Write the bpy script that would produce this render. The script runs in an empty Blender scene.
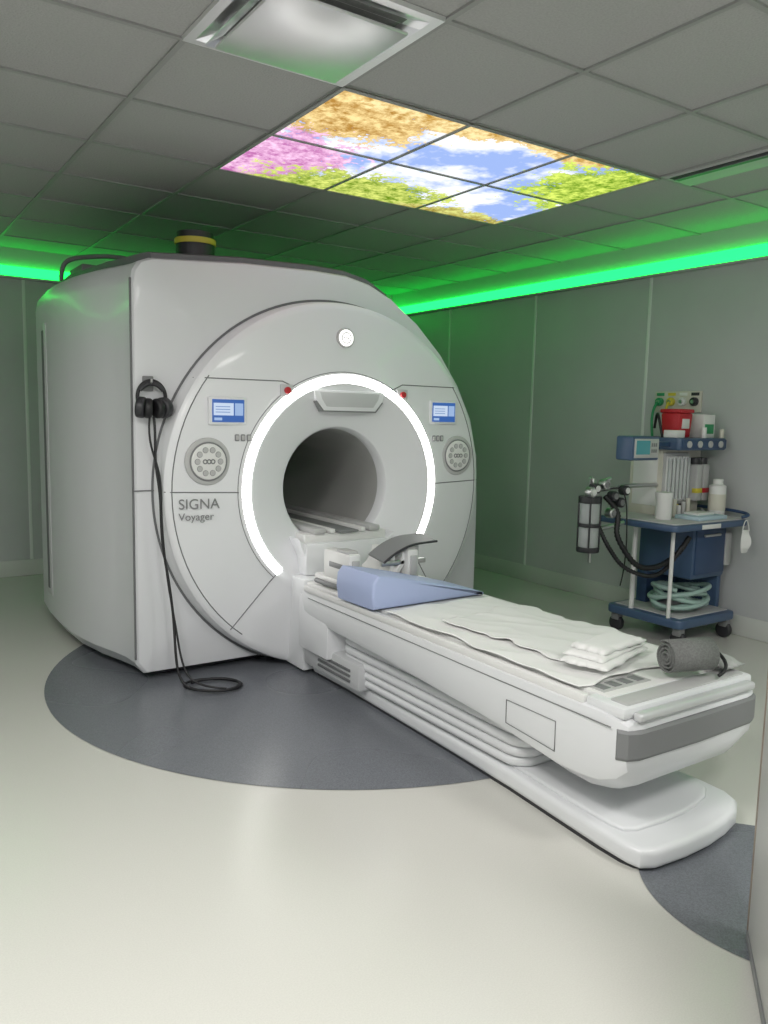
import bpy, bmesh, math, random
from mathutils import Vector, Matrix, noise
random.seed(4)
pi=math.pi
COL=bpy.context.scene.collection

# ------------------------------------------------------------ materials
def nt(m):
    m.use_nodes=True
    return m.node_tree, m.node_tree.nodes.get("Principled BSDF")
def mat(name,col,rough=.5,metal=0,emit=None,es=1.0,var=0.0,scale=40,trans=0,alpha=1,bump=0,coat=0,spec=None):
    m=bpy.data.materials.new(name); t,b=nt(m)
    c=(col[0],col[1],col[2],1)
    b.inputs["Base Color"].default_value=c
    b.inputs["Roughness"].default_value=rough
    b.inputs["Metallic"].default_value=metal
    if spec is not None: b.inputs["Specular IOR Level"].default_value=spec
    if coat: b.inputs["Coat Weight"].default_value=coat
    if trans: b.inputs["Transmission Weight"].default_value=trans
    if alpha<1: b.inputs["Alpha"].default_value=alpha
    if emit:
        b.inputs["Emission Color"].default_value=(*emit,1); b.inputs["Emission Strength"].default_value=es
    tc=t.nodes.new("ShaderNodeTexCoord"); n=t.nodes.new("ShaderNodeTexNoise"); n.inputs["Scale"].default_value=scale
    n.inputs["Detail"].default_value=4
    t.links.new(tc.outputs["Object"],n.inputs["Vector"])
    if var>0:
        mx=t.nodes.new("ShaderNodeMix"); mx.data_type='RGBA'
        mx.inputs[6].default_value=(*[max(0,v*(1-var)) for v in col],1)
        mx.inputs[7].default_value=(*[min(1,v*(1+var)) for v in col],1)
        cr=t.nodes.new("ShaderNodeMapRange"); cr.inputs[1].default_value=.35; cr.inputs[2].default_value=.65
        t.links.new(n.outputs["Fac"],cr.inputs[0]); t.links.new(cr.outputs[0],mx.inputs[0])
        t.links.new(mx.outputs[2],b.inputs["Base Color"])
    if bump>0:
        bp=t.nodes.new("ShaderNodeBump"); bp.inputs["Strength"].default_value=bump; bp.inputs["Distance"].default_value=.01
        t.links.new(n.outputs["Fac"],bp.inputs["Height"]); t.links.new(bp.outputs[0],b.inputs["Normal"])
    return m

M={}
M['cover']=mat("scanner_cover_white",(.76,.77,.79),.32,coat=.15)
M['encl']=mat("magnet_enclosure_white",(.66,.67,.69),.36,coat=.1)
M['cover2']=mat("scanner_cover_grey",(.55,.56,.57),.35)
M['seam']=mat("seam_dark",(.14,.145,.15),.6)
M['topcap']=mat("top_cap_grey",(.13,.13,.14),.5)
M['bore']=mat("bore_liner",(.44,.44,.43),.35)
M['dark']=mat("dark_plastic",(.03,.03,.035),.4)
M['black']=mat("black_rubber",(.012,.012,.014),.5)
M['grey']=mat("mid_grey",(.21,.215,.22),.5)
M['lgrey']=mat("light_grey",(.48,.48,.48),.45)
M['white']=mat("white_plastic",(.75,.75,.74),.4)
M['silver']=mat("silver_paint",(.62,.63,.64),.35,metal=.25)
M['ring']=mat("ring_light",(1,1,1),.5,emit=(1,.98,.95),es=7.0)
M['lamp']=mat("round_lamp",(1,1,1),.5,emit=(1,.98,.95),es=1.1)
M['red']=mat("red_plastic",(.50,.02,.03),.4)
M['metal']=mat("brushed_metal",(.6,.6,.6),.3,metal=1)
M['chrome']=mat("polished_aluminium",(.85,.85,.86),.30,metal=1,bump=.12,scale=5)
M['chrome2']=mat("satin_aluminium_plate",(.85,.84,.85),.33,metal=.75,bump=.1,scale=4)
M['sheet']=mat("white_linen",(.84,.84,.83),.85,bump=.12,scale=220)
M['blue']=mat("blue_vinyl_pad",(.40,.47,.70),.55,bump=.06,scale=150)
M['cuff']=mat("grey_cuff_fabric",(.17,.175,.17),.9,var=.15,scale=160,bump=.25)
M['bag']=mat("grey_sandbag_fabric",(.36,.37,.36),.8,bump=.3,scale=120)
M['cartblue']=mat("cart_blue_paint",(.060,.105,.19),.35)
M['cartblue2']=mat("cart_blue_edge",(.035,.07,.15),.35)
M['cream']=mat("cream_plate",(.62,.60,.52),.5)
M['green']=mat("green_plastic",(.03,.30,.12),.4)
M['yellow']=mat("yellow_plastic",(.65,.55,.06),.4)
M['tubing']=mat("pale_tubing",(.34,.48,.44),.35)
M['glass']=mat("clear_tube",(.75,.8,.8),.1,alpha=.45)
M['paper']=mat("paper_blue",(.45,.58,.66),.8)
M['wall']=mat("wall_panel_grey",(.51,.525,.53),.42,var=.02,scale=3)
M['wallseam']=mat("wall_batten",(.76,.78,.77),.45)
M['base']=mat("vinyl_coving",(.58,.60,.57),.45)
M['ceil']=mat("ceiling_tile",(.43,.43,.425),.9,var=.06,scale=130,bump=.3)
M['tbar']=mat("ceiling_tbar",(.33,.33,.325),.5)
M['led']=mat("green_led_strip",(0,.4,.1),.5,emit=(.008,1.0,.070),es=4.6)
M['ledge']=mat("cove_ledge",(.45,.48,.47),.5)
M['wood']=mat("door_edge_trim",(.27,.21,.165),.45,var=.15,scale=30)
M['doorw']=mat("door_laminate",(.52,.52,.50),.4)
M['added_troffer']=mat("added_troffer_lens",(1,1,1),.5,emit=(1,.97,.9),es=1.0)  # glowing lens of the added, unseen ceiling fixtures

def floor_mat(name,col,rough,var=.03):
    m=bpy.data.materials.new(name); t,b=nt(m)
    tc=t.nodes.new("ShaderNodeTexCoord")
    n=t.nodes.new("ShaderNodeTexNoise"); n.inputs["Scale"].default_value=240; n.inputs["Detail"].default_value=2
    n2=t.nodes.new("ShaderNodeTexNoise"); n2.inputs["Scale"].default_value=1.6; n2.inputs["Detail"].default_value=0
    for q in (n,n2): t.links.new(tc.outputs["Object"],q.inputs["Vector"])
    mx=t.nodes.new("ShaderNodeMix"); mx.data_type='RGBA'
    mx.inputs[6].default_value=(*[c*(1-var) for c in col],1); mx.inputs[7].default_value=(*[c*(1+var) for c in col],1)
    mr=t.nodes.new("ShaderNodeMapRange"); mr.inputs[1].default_value=.35; mr.inputs[2].default_value=.65
    t.links.new(n.outputs["Fac"],mr.inputs[0]); t.links.new(mr.outputs[0],mx.inputs[0])
    t.links.new(mx.outputs[2],b.inputs["Base Color"])
    mr3=t.nodes.new("ShaderNodeMapRange"); mr3.inputs[3].default_value=rough-.02; mr3.inputs[4].default_value=rough+.04
    t.links.new(n2.outputs["Fac"],mr3.inputs[0]); t.links.new(mr3.outputs[0],b.inputs["Roughness"])
    return m
M['floor']=floor_mat("vinyl_floor_light",(.59,.585,.545),.24,.03)
M['inlay']=floor_mat("vinyl_floor_dark",(.155,.165,.185),.27,.18)

# ------------------------------------------------------------ helpers
def root(name,loc):
    e=bpy.data.objects.new(name,None); e.location=loc; e.empty_display_size=.1; COL.objects.link(e); return e
def link(name,me,m,par=None,smooth=35):
    o=bpy.data.objects.new(name,me); COL.objects.link(o)
    if m is not None: me.materials.append(m)
    if smooth:
        for p in me.polygons: p.use_smooth=True
        try: me.set_sharp_from_angle(angle=math.radians(smooth))
        except Exception: pass
    if par:
        o.parent=par; o.matrix_parent_inverse=Matrix.Translation(-Vector(par.location))
    return o
def frombm(name,bm,m,par=None,smooth=35,mtx=None):
    if mtx is not None: bmesh.ops.transform(bm,matrix=mtx,verts=bm.verts)
    bmesh.ops.recalc_face_normals(bm,faces=bm.faces)
    me=bpy.data.meshes.new(name); bm.to_mesh(me); bm.free()
    return link(name,me,m,par,smooth)
def box(name,x0,x1,y0,y1,z0,z1,m,par=None,bev=.006,rot=0,seg=2,mtx=None,taper=None):
    bm=bmesh.new(); bmesh.ops.create_cube(bm,size=1)
    s=Vector((x1-x0,y1-y0,z1-z0)); c=Vector(((x0+x1)/2,(y0+y1)/2,(z0+z1)/2))
    for v in bm.verts:
        v.co=Vector((v.co.x*s.x,v.co.y*s.y,v.co.z*s.z))
        if taper and v.co.z<0: v.co.x*=taper[0]; v.co.y*=taper[1]
    if bev>0: bmesh.ops.bevel(bm,geom=bm.edges[:],offset=min(bev,min(s)*.45),segments=seg,profile=.5,affect='EDGES')
    T=Matrix.Translation(c)@(Matrix.Rotation(rot,4,'Z') if not isinstance(rot,Matrix) else rot)
    if mtx is not None: T=mtx@T
    return frombm(name,bm,m,par,35,T)
def cyl(name,p0,p1,r,m,par=None,r2=None,n=32,bev=0):
    p0=Vector(p0);p1=Vector(p1);d=p1-p0
    bm=bmesh.new(); bmesh.ops.create_cone(bm,cap_ends=True,segments=n,radius1=r,radius2=(r if r2 is None else r2),depth=d.length)
    if bev>0:
        es=[e for e in bm.edges if abs(abs(e.verts[0].co.z)-d.length/2)<1e-5 and abs(e.verts[0].co.z-e.verts[1].co.z)<1e-5]
        bmesh.ops.bevel(bm,geom=es,offset=bev,segments=3,profile=.5,affect='EDGES')
    q=d.to_track_quat('Z','Y').to_matrix().to_4x4()
    return frombm(name,bm,m,par,35,Matrix.Translation((p0+p1)/2)@q)
def prism(name,pts,axis,a0,a1,m,par=None,bev=.005,seg=2,mtx=None,smooth=35):
    """extrude 2-D outline. axis 'y': pts are (x,z); 'x': (y,z); 'z': (x,y)"""
    bm=bmesh.new()
    def P(p,a):
        return {'y':(p[0],a,p[1]),'x':(a,p[0],p[1]),'z':(p[0],p[1],a)}[axis]
    A=[bm.verts.new(P(p,a0)) for p in pts]; B=[bm.verts.new(P(p,a1)) for p in pts]
    n=len(pts)
    f0=bm.faces.new(A); f1=bm.faces.new(B[::-1])
    for i in range(n): bm.faces.new((A[i],B[i],B[(i+1)%n],A[(i+1)%n]))
    bmesh.ops.recalc_face_normals(bm,faces=bm.faces)
    if bev>0:
        es=[e for e in bm.edges if (e.verts[0] in A and e.verts[1] in A) or (e.verts[0] in B and e.verts[1] in B)]
        bmesh.ops.bevel(bm,geom=es,offset=bev,segments=seg,profile=.5,affect='EDGES')
    return frombm(name,bm,m,par,smooth,mtx)
def loft(name,secs,m,par=None,cap=True,closed=True,smooth=40,extra=None):
    bm=bmesh.new(); R=[[bm.verts.new(p) for p in s] for s in secs]; n=len(secs[0])
    for a,b in zip(R,R[1:]):
        for i in range(n if closed else n-1):
            j=(i+1)%n; bm.faces.new((a[i],a[j],b[j],b[i]))
    if cap: bm.faces.new(R[0]); bm.faces.new(R[-1][::-1])
    return frombm(name,bm,m,par,smooth)
def lathe_y(name,prof,cx,cz,m,par=None,n=128,a0=0,a1=2*pi,zmin=None,smooth=30):
    """profile (r,y) spun around a y-parallel axis"""
    full=abs(a1-a0-2*pi)<1e-6
    bm=bmesh.new(); k=n if full else n+1
    R=[]
    for i in range(k):
        a=a0+(a1-a0)*i/n
        R.append([bm.verts.new((cx+r*math.cos(a),y,cz+r*math.sin(a))) for r,y in prof])
    for i in range(n):
        a=R[i]; b=R[(i+1)%k]
        for j in range(len(prof)-1): bm.faces.new((a[j],a[j+1],b[j+1],b[j]))
    if zmin is not None:
        bmesh.ops.bisect_plane(bm,geom=bm.verts[:]+bm.edges[:]+bm.faces[:],plane_co=(0,0,zmin),plane_no=(0,0,1),clear_inner=True)
    return frombm(name,bm,m,par,smooth)
def lathe_z(name,prof,c,m,par=None,n=40,smooth=35):
    bm=bmesh.new(); R=[]
    for i in range(n):
        a=2*pi*i/n; R.append([bm.verts.new((c[0]+r*math.cos(a),c[1]+r*math.sin(a),c[2]+z)) for r,z in prof])
    for i in range(n):
        a=R[i];b=R[(i+1)%n]
        for j in range(len(prof)-1): bm.faces.new((a[j],b[j],b[j+1],a[j+1]))
    bm.faces.new([r[0] for r in R][::-1]); bm.faces.new([r[-1] for r in R])
    return frombm(name,bm,m,par,smooth)
def tube(name,pts,r,m,par=None,cyclic=False,smooth=True,res=6):
    c=bpy.data.curves.new(name,'CURVE'); c.dimensions='3D'; c.bevel_depth=r; c.bevel_resolution=4; c.use_fill_caps=True
    if smooth:
        s=c.splines.new('NURBS'); s.points.add(len(pts)-1); s.order_u=min(4,len(pts)); s.use_endpoint_u=not cyclic; s.resolution_u=res
    else:
        s=c.splines.new('POLY'); s.points.add(len(pts)-1)
    s.use_cyclic_u=cyclic
    for p,q in zip(s.points,pts): p.co=(*q,1)
    c.materials.append(m)
    o=bpy.data.objects.new(name,c); COL.objects.link(o)
    if par: o.parent=par; o.matrix_parent_inverse=Matrix.Translation(-Vector(par.location))
    return o
def rrect(x0,x1,y0,y1,r,n=6):
    P=[]
    for cx,cy,a in ((x1-r,y1-r,0),(x0+r,y1-r,pi/2),(x0+r,y0+r,pi),(x1-r,y0+r,1.5*pi)):
        for i in range(n+1):
            t=a+pi/2*i/n; P.append((cx+r*math.cos(t),cy+r*math.sin(t)))
    return P

# ------------------------------------------------------------ room
XL,XR,YB,YF0,HC=-1.6,4.66,6.83,-1.3,2.55
box("floor",XL-.1,XR+.1,YF0-.1,YB+.1,-.1,0,M['floor'],bev=0)
box("wall_right",XR,XR+.1,YF0-.1,YB+.1,0,HC+.3,M['wall'],bev=0)
box("wall_left",XL-.1,XL,YF0-.1,YB+.1,0,HC+.3,M['wall'],bev=0)
box("wall_back",XL,XR,YB,YB+.1,0,HC+.3,M['wall'],bev=0)
box("wall_front",XL,XR,YF0-.1,YF0,0,HC+.3,M['wall'],bev=0)
box("ceiling",XL,XR,YF0,YB,HC+.004,HC+.05,M['ceil'],bev=0)
# T-bar grid, one mesh
GX,GY,T=1.598,2.690,.6125
bm=bmesh.new()
def addbox(bm,x0,x1,y0,y1,z0,z1):
    r=bmesh.ops.create_cube(bm,size=1)
    for v in r['verts']: v.co=Vector(((x0+x1)/2+v.co.x*(x1-x0),(y0+y1)/2+v.co.y*(y1-y0),(z0+z1)/2+v.co.z*(z1-z0)))
x=GX-5*T
while x<XR:
    if x>XL: addbox(bm,x-.010,x+.010,YF0,YB,HC-.004,HC+.006)
    x+=T
y=GY-6*T
while y<YB:
    if y>YF0: addbox(bm,XL,XR,y-.010,y+.010,HC-.0035,HC+.006)
    y+=T
frombm("ceiling_tbar_grid",bm,M['tbar'],None,0)
# coving
def coving(name,x0,x1,y0,y1): box(name,x0,x1,y0,y1,0,.13,M['base'],bev=.006)
coving("baseboard_right",XR-.012,XR,YF0,YB)
coving("baseboard_back",XL,XR-.012,YB-.012,YB)
coving("baseboard_left",XL,XL+.012,YF0,YB-.012)
coving("baseboard_front",XL+.012,XR-.012,YF0,YF0+.012)
# wall battens
i=1
for y in (5.87,4.77,3.66,2.55,1.45,.35,-.75):
    box("trim_%d"%i,XR-.004,XR,y-.012,y+.012,.13,2.33,M['wallseam'],bev=.001); i+=1
for x in (-1.0,.1,1.2,2.3,3.4):
    box("trim_%d"%i,x-.012,x+.012,YB-.004,YB,.13,2.33,M['wallseam'],bev=.001); i+=1
# green LED coves
r=root("led_cove_light",(XR,3,2.4))
box("ledge_right",XR-.05,XR,YF0,YB,2.322,2.337,M['ledge'],r,.003)
box("led_right",XR-.035,XR-.003,YF0+.01,YB-.04,2.345,2.415,M['led'],r,.004)
r=root("led_cove_light",(0,YB,2.4))
box("ledge_back",XL,XR-.05,YB-.05,YB,2.322,2.337,M['ledge'],r,.003)
box("led_back",XL+.01,XR-.06,YB-.035,YB-.003,2.345,2.415,M['led'],r,.004)

# floor inlay
bm=bmesh.new()
def disc(bm,cx,cy,rx,ry,z,n=128):
    vs=[bm.verts.new((cx+rx*math.cos(2*pi*i/n),cy+ry*math.sin(2*pi*i/n),z)) for i in range(n)]; bm.faces.new(vs)
disc(bm,2.24,3.62,1.545,1.535,.002)
frombm("floor_inlay",bm,M['inlay'],None,0)
bm=bmesh.new(); disc(bm,2.17,1.13,.375,.40,.002)
frombm("floor_inlay.001",bm,M['inlay'],None,0)

# ------------------------------------------------------------ sky ceiling panel
def sky_mat():
    m=bpy.data.materials.new("sky_blossom_panel"); m.use_nodes=True; t=m.node_tree; N=t.nodes; N.clear(); L=t.links.new
    out=N.new("ShaderNodeOutputMaterial"); em=N.new("ShaderNodeEmission"); L(em.outputs[0],out.inputs[0])
    geo=N.new("ShaderNodeTexCoord"); P=geo.outputs["Object"]
    def noi(scale,detail=5,rough=.6):
        n=N.new("ShaderNodeTexNoise"); n.inputs["Scale"].default_value=scale; n.inputs["Detail"].default_value=detail; n.inputs["Roughness"].default_value=rough; L(P,n.inputs["Vector"]); return n.outputs["Fac"]
    def mr(v,a,b,c=0,d=1):
        n=N.new("ShaderNodeMapRange"); n.inputs[1].default_value=a;n.inputs[2].default_value=b;n.inputs[3].default_value=c;n.inputs[4].default_value=d; L(v,n.inputs[0]); return n.outputs[0]
    def mix(f,a,b):
        n=N.new("ShaderNodeMix"); n.data_type='RGBA'; L(f,n.inputs[0])
        for k,v in ((6,a),(7,b)):
            if isinstance(v,tuple): n.inputs[k].default_value=(*v,1)
            else: L(v,n.inputs[k])
        return n.outputs[2]
    def mth(op,a,b):
        n=N.new("ShaderNodeMath"); n.operation=op
        for k,v in ((0,a),(1,b)):
            if isinstance(v,(int,float)): n.inputs[k].default_value=v
            else: L(v,n.inputs[k])
        return n.outputs[0]
    cl=noi(3.4,8,.58); col=mix(mr(cl,.45,.58),(.33,.46,.84),(.95,.97,1.0))
    leaf=noi(34,8,.62); big=noi(7,8,.68); tone=noi(14,6,.6)
    def blob(col,c,rad,c1,c2):
        v=N.new("ShaderNodeVectorMath"); v.operation='SUBTRACT'; L(P,v.inputs[0]); v.inputs[1].default_value=(c[0],c[1],HC)
        v2=N.new("ShaderNodeVectorMath"); v2.operation='MULTIPLY'; L(v.outputs[0],v2.inputs[0]); v2.inputs[1].default_value=(1/rad[0],1/rad[1],0)
        ln=N.new("ShaderNodeVectorMath"); ln.operation='LENGTH'; L(v2.outputs[0],ln.inputs[0])
        a=mth('SUBTRACT',1.05,ln.outputs["Value"])
        b=mth('MULTIPLY',mth('SUBTRACT',big,.5),1.9)
        e=mth('MULTIPLY',mth('SUBTRACT',leaf,.5),1.5)
        s=mth('ADD',mth('ADD',a,b),e)
        msk=mr(s,.0,.09)
        fc=mix(mr(mth('ADD',mth('MULTIPLY',leaf,.5),mth('MULTIPLY',tone,.5)),.40,.60),c1,c2)
        return mix(msk,col,fc)
    col=blob(col,(1.72,2.90),(.42,.32),(.46,.24,.05),(1.0,.78,.36))
    col=blob(col,(2.15,2.69),(.40,.14),(.52,.28,.05),(1.0,.82,.42))
    col=blob(col,(2.85,2.68),(.34,.11),(.52,.28,.05),(1.0,.82,.42))
    col=blob(col,(3.50,3.02),(.54,.42),(.13,.28,.01),(.74,.90,.16))
    col=blob(col,(1.60,3.66),(.52,.50),(.52,.16,.42),(1.0,.66,.90))
    col=blob(col,(2.36,3.84),(.56,.30),(.14,.26,.01),(.74,.82,.20))
    col=blob(col,(3.12,3.97),(.48,.20),(.30,.22,.03),(.72,.74,.24))
    L(col,em.inputs[0]); em.inputs[1].default_value=1.10
    return m
M['sky']=sky_mat()
r=root("skylight_image_panel",(2.51,3.30,HC))
px0,py0=GX,GY
for a in range(3):
    for b in range(2):
        x0=px0+a*T;y0=py0+b*T
        bm=bmesh.new(); vs=[bm.verts.new(p) for p in ((x0+.009,y0+.009,HC-.007),(x0+.009,y0+T-.009,HC-.007),(x0+T-.009,y0+T-.009,HC-.007),(x0+T-.009,y0+.009,HC-.007))]
        bm.faces.new(vs); frombm("image_tile_%d%d"%(a,b),bm,M['sky'],r,0)
for a in range(4): box("frame_x%d"%a,px0+a*T-.009,px0+a*T+.009,py0-.009,py0+2*T+.009,HC-.012,HC-.006,M['tbar'],r,.001)
for b in range(3): box("frame_y%d"%b,px0,px0+3*T,py0+b*T-.009,py0+b*T+.009,HC-.012,HC-.0065,M['tbar'],r,.001)

# ------------------------------------------------------------ ceiling diffuser & slot vent
r=root("air_diffuser",(GX-T/2,GY-T/2,HC))
def frust(name,a,za,b,zb,m,cx,cy,th=.003):
    secs=[]
    for s,z in ((a,za),(b,zb)): secs.append([(cx-s,cy-s,z),(cx+s,cy-s,z),(cx+s,cy+s,z),(cx-s,cy+s,z)])
    return loft(name,secs,m,r,cap=False,smooth=0)
cx,cy=GX-T/2-.012,GY-T/2-.012
frust("outer_flange",.305,HC-.012,.273,HC-.012,M['chrome2'],cx,cy)
frust("outer_edge",.305,HC-.012,.307,HC+.002,M['chrome2'],cx,cy)
frust("outer_cone",.273,HC-.012,.222,HC+.003,M['chrome'],cx,cy)
frust("inner_cone",.250,HC-.030,.205,HC-.006,M['chrome'],cx,cy)
box("centre_plate",cx-.225,cx+.225,cy-.225,cy+.225,HC-.045,HC-.033,M['chrome2'],r,.004)
for a,b in ((-1,-1),(1,1),(-1,1),(1,-1)): cyl("hanger",(cx+a*.15,cy+b*.15,HC-.036),(cx+a*.15,cy+b*.15,HC+.004),.006,M['metal'],r)
r=root("slot_air_vent",(3.52,2.4,HC))
box("vent_frame",3.44,3.66,2.11,2.67,HC-.008,HC+.003,M['lgrey'],r,.002)
box("slot",3.465,3.54,2.13,2.65,HC-.010,HC-.006,M['dark'],r,.001)
box("slot_blade",3.497,3.506,2.13,2.65,HC-.013,HC-.008,M['grey'],r,.001)

# out-of-view ceiling fixtures, added to supply the room's white light
def added_troffer(name,x,y,w,l,power,col=(1,.975,.95)):
    r=root(name,(x,y,HC))
    box("frame",x-w/2-.02,x+w/2+.02,y-l/2-.02,y+l/2+.02,HC-.012,HC+.002,M['white'],r,.002)
    box("lens",x-w/2,x+w/2,y-l/2,y+l/2,HC-.016,HC-.010,M['added_troffer'],r,.001)
    ld=bpy.data.lights.new(name+"_light",'AREA'); ld.shape='RECTANGLE'; ld.size=w; ld.size_y=l; ld.energy=power; ld.color=col
    o=bpy.data.objects.new("lamp",ld); COL.objects.link(o); o.location=(x,y,HC-.02)
    o.parent=r; o.matrix_parent_inverse=Matrix.Translation(-Vector(r.location))
added_troffer("ceiling_light",-.19,1.20,.56,.56,47)
added_troffer("ceiling_light",.71,-.3,.56,.56,48)
added_troffer("ceiling_light",-.79,2.7,.56,.56,13)
added_troffer("ceiling_light",2.5,-.3,.56,.56,28)

# ------------------------------------------------------------ MRI scanner
CX,CZ,Y0=2.208,.95,3.67
S=root("mri_scanner",(CX,4.7,0))
def outline(xl,ins=0.0):
    P=[(xl+.04,.045),(xl,.10),(xl,.6),(xl,1.1),(xl,1.6),(xl,1.93),(xl+.012,1.99),(xl+.04,2.03),(xl+.09,2.05),(1.7,2.085),(2.1,2.095),(2.30,2.09),(2.45,2.06),(2.6,1.995),(2.78,1.875),(2.96,1.71),(3.10,1.53),(3.21,1.33),(3.27,1.1),(3.285,.8),(3.285,.10),(3.245,.045)]
    c=Vector((2.2,1.05)); out=[]
    for p in P:
        v=Vector(p)-c; l=v.length; v=v*((l-ins)/l); out.append((c+v))
    return out
secs=[]
for y,xl,ins in ((3.80,1.135,.030),(3.806,1.135,.010),(3.825,1.13,0),(3.95,1.125,0),(4.08,1.095,0),(4.25,1.045,0),(4.5,1.0,0),(4.8,.985,0),(5.1,.99,0),(5.4,1.015,0),(5.6,1.05,.01),(5.75,1.09,.03),(5.82,1.15,.08)):
    secs.append([(p.x,y,p.y) for p in outline(xl,ins)])
def ringpts(rad,y,ref): 
    o=[]
    for (px,_,pz) in ref:
        v=Vector((px-CX,pz-CZ)).normalized()*rad; o.append((CX+v.x,y,CZ+v.y))
    return o
secs=[ringpts(.80,3.82,secs[0]),ringpts(.86,3.80,secs[0])]+secs+[ringpts(.325,5.83,secs[-1])]
loft("magnet_enclosure",secs,M['encl'],S,cap=False,smooth=30)
box("plinth",1.25,3.15,3.9,5.65,.0,.10,M['dark'],S,.01)
# top cap following the outline
secs=[]
for y,xl,ins in ((3.835,1.14,.01),(3.86,1.135,0),(4.25,1.055,0),(4.8,.995,0),(5.4,1.03,0),(5.7,1.1,0)):
    P=outline(xl,ins)[8:14]
    secs.append([(p.x,y,p.y-.01) for p in P]+[(p.x-(.02 if q==0 else 0),y,p.y+.034) for q,p in enumerate(P[::-1])])
loft("top_cap",secs,M['topcap'],S,smooth=30)
# corner seam, horizontal seam
tube("corner_seam",[(1.130,3.818,.12),(1.130,3.818,1.95)],.005,M['seam'],S,smooth=False)
tube("front_seam",[(1.13,3.797,.955),(1.30,3.797,.955)],.003,M['seam'],S,smooth=False)
# long vertical grip recess on the side
box("side_grip",.982,1.02,4.98,5.10,.22,1.83,M['cover2'],S,.012)
box("side_grip_slot",.978,1.0,5.02,5.07,.26,1.79,M['seam'],S,.006)
# front disc cover
prof=[(1.0,3.86),(.985,3.80),(.977,3.73),(.970,3.70),(.955,3.687),(.930,3.682),(.86,3.676),(.78,3.669),(.70,3.662),(.63,3.655),(.605,3.650),(.600,3.648),(.552,3.648),(.545,3.652),(.50,3.668),(.44,3.690),(.39,3.708),(.345,3.722),(.325,3.732),(.315,3.75),(.312,3.80)]
def fy(r):
    for (r1,y1),(r2,y2) in zip(prof,prof[1:]):
        if r2<=r<=r1: return y2+(y1-y2)*(r-r2)/(r1-r2)
    return 3.66
lathe_y("front_cover",prof,CX,CZ,M['cover'],S,n=160,zmin=.03)
lathe_y("cover_shade_ring",[(.997,3.799),(.97,3.7985)],CX,CZ,M['seam'],S,n=128,zmin=.05)  # flat dark ring put in for the shade around the disc edge
lathe_y("bore_tube",[(.313,3.79),(.312,3.85),(.312,5.82)],CX,CZ,M['bore'],S,n=96)
# light ring
rg=[]
for i in range(13):
    a=pi*i/12; rg.append((.577+.024*math.cos(a),3.650-.011*math.sin(a)))
lathe_y("light_ring",rg,CX+.01,CZ,M['ring'],S,n=128,a0=math.radians(-37),a1=math.radians(227))
def on(x,z,off=.0):
    return (x,fy(math.hypot(x-CX,z-CZ))-off,z)
def seam(name,pts,rad=.0028,sub=10):
    Q=[]
    for (a,b) in zip(pts,pts[1:]):
        for k in range(sub): t=k/sub; Q.append(on(a[0]+(b[0]-a[0])*t,a[1]+(b[1]-a[1])*t))
    Q.append(on(*pts[-1])); tube(name,Q,rad,M['seam'],S,smooth=False)
def arc(r,a0,a1,n=24): return [(CX+r*math.cos(math.radians(a0+(a1-a0)*i/n)),CZ+r*math.sin(math.radians(a0+(a1-a0)*i/n))) for i in range(n+1)]
seam("seam_mid_left",[(1.24,.955),(1.60,.945)]); seam("seam_mid_right",[(2.81,.955),(3.17,.965)])
seam("seam_top_left",[(1.40,1.50),(1.84,1.50),(1.90,1.475)]); seam("seam_top_right",[(3.01,1.51),(2.58,1.51),(2.50,1.475)])
seam("seam_rim_left",arc(.935,143,232),sub=1); seam("seam_rim_right",arc(.935,37,-50),sub=1)
seam("seam_lower_left",[(1.82,.53),(1.57,.245)]); seam("seam_lower_right",[(2.67,.58),(2.86,.30)])
seam("seam_ring_edge",arc(.612,-37,227,60),.002,1)
# badge lamp on top
cyl("badge_lamp_bezel",(2.21,3.674,1.74),(2.21,3.657,1.74),.052,M['lgrey'],S,bev=.003)
cyl("badge_lamp",(2.21,3.662,1.74),(2.21,3.652,1.74),.043,M['lamp'],S,bev=.002)
tube("badge_emblem",[(2.21+.028*math.cos(2*pi*k/16),3.651,1.74+.028*math.sin(2*pi*k/16)) for k in range(16)],.0024,M['lgrey'],S,cyclic=True)
tube("badge_emblem_mark",[(2.194,3.651,1.745),(2.202,3.651,1.728),(2.212,3.651,1.752),(2.224,3.651,1.733)],.0024,M['lgrey'],S)
# emergency buttons
for n,(x,z) in enumerate(((1.86,1.455),(2.575,1.455))):
    yy=on(x,z)[1]
    box("button_plate_%d"%n,x-.035,x+.035,yy-.008,yy+.01,z-.03,z+.03,M['cover2'],S,.004)
    cyl("stop_button_%d"%n,(x,yy-.004,z),(x,yy-.022,z),.017,M['red'],S,bev=.003)
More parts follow.
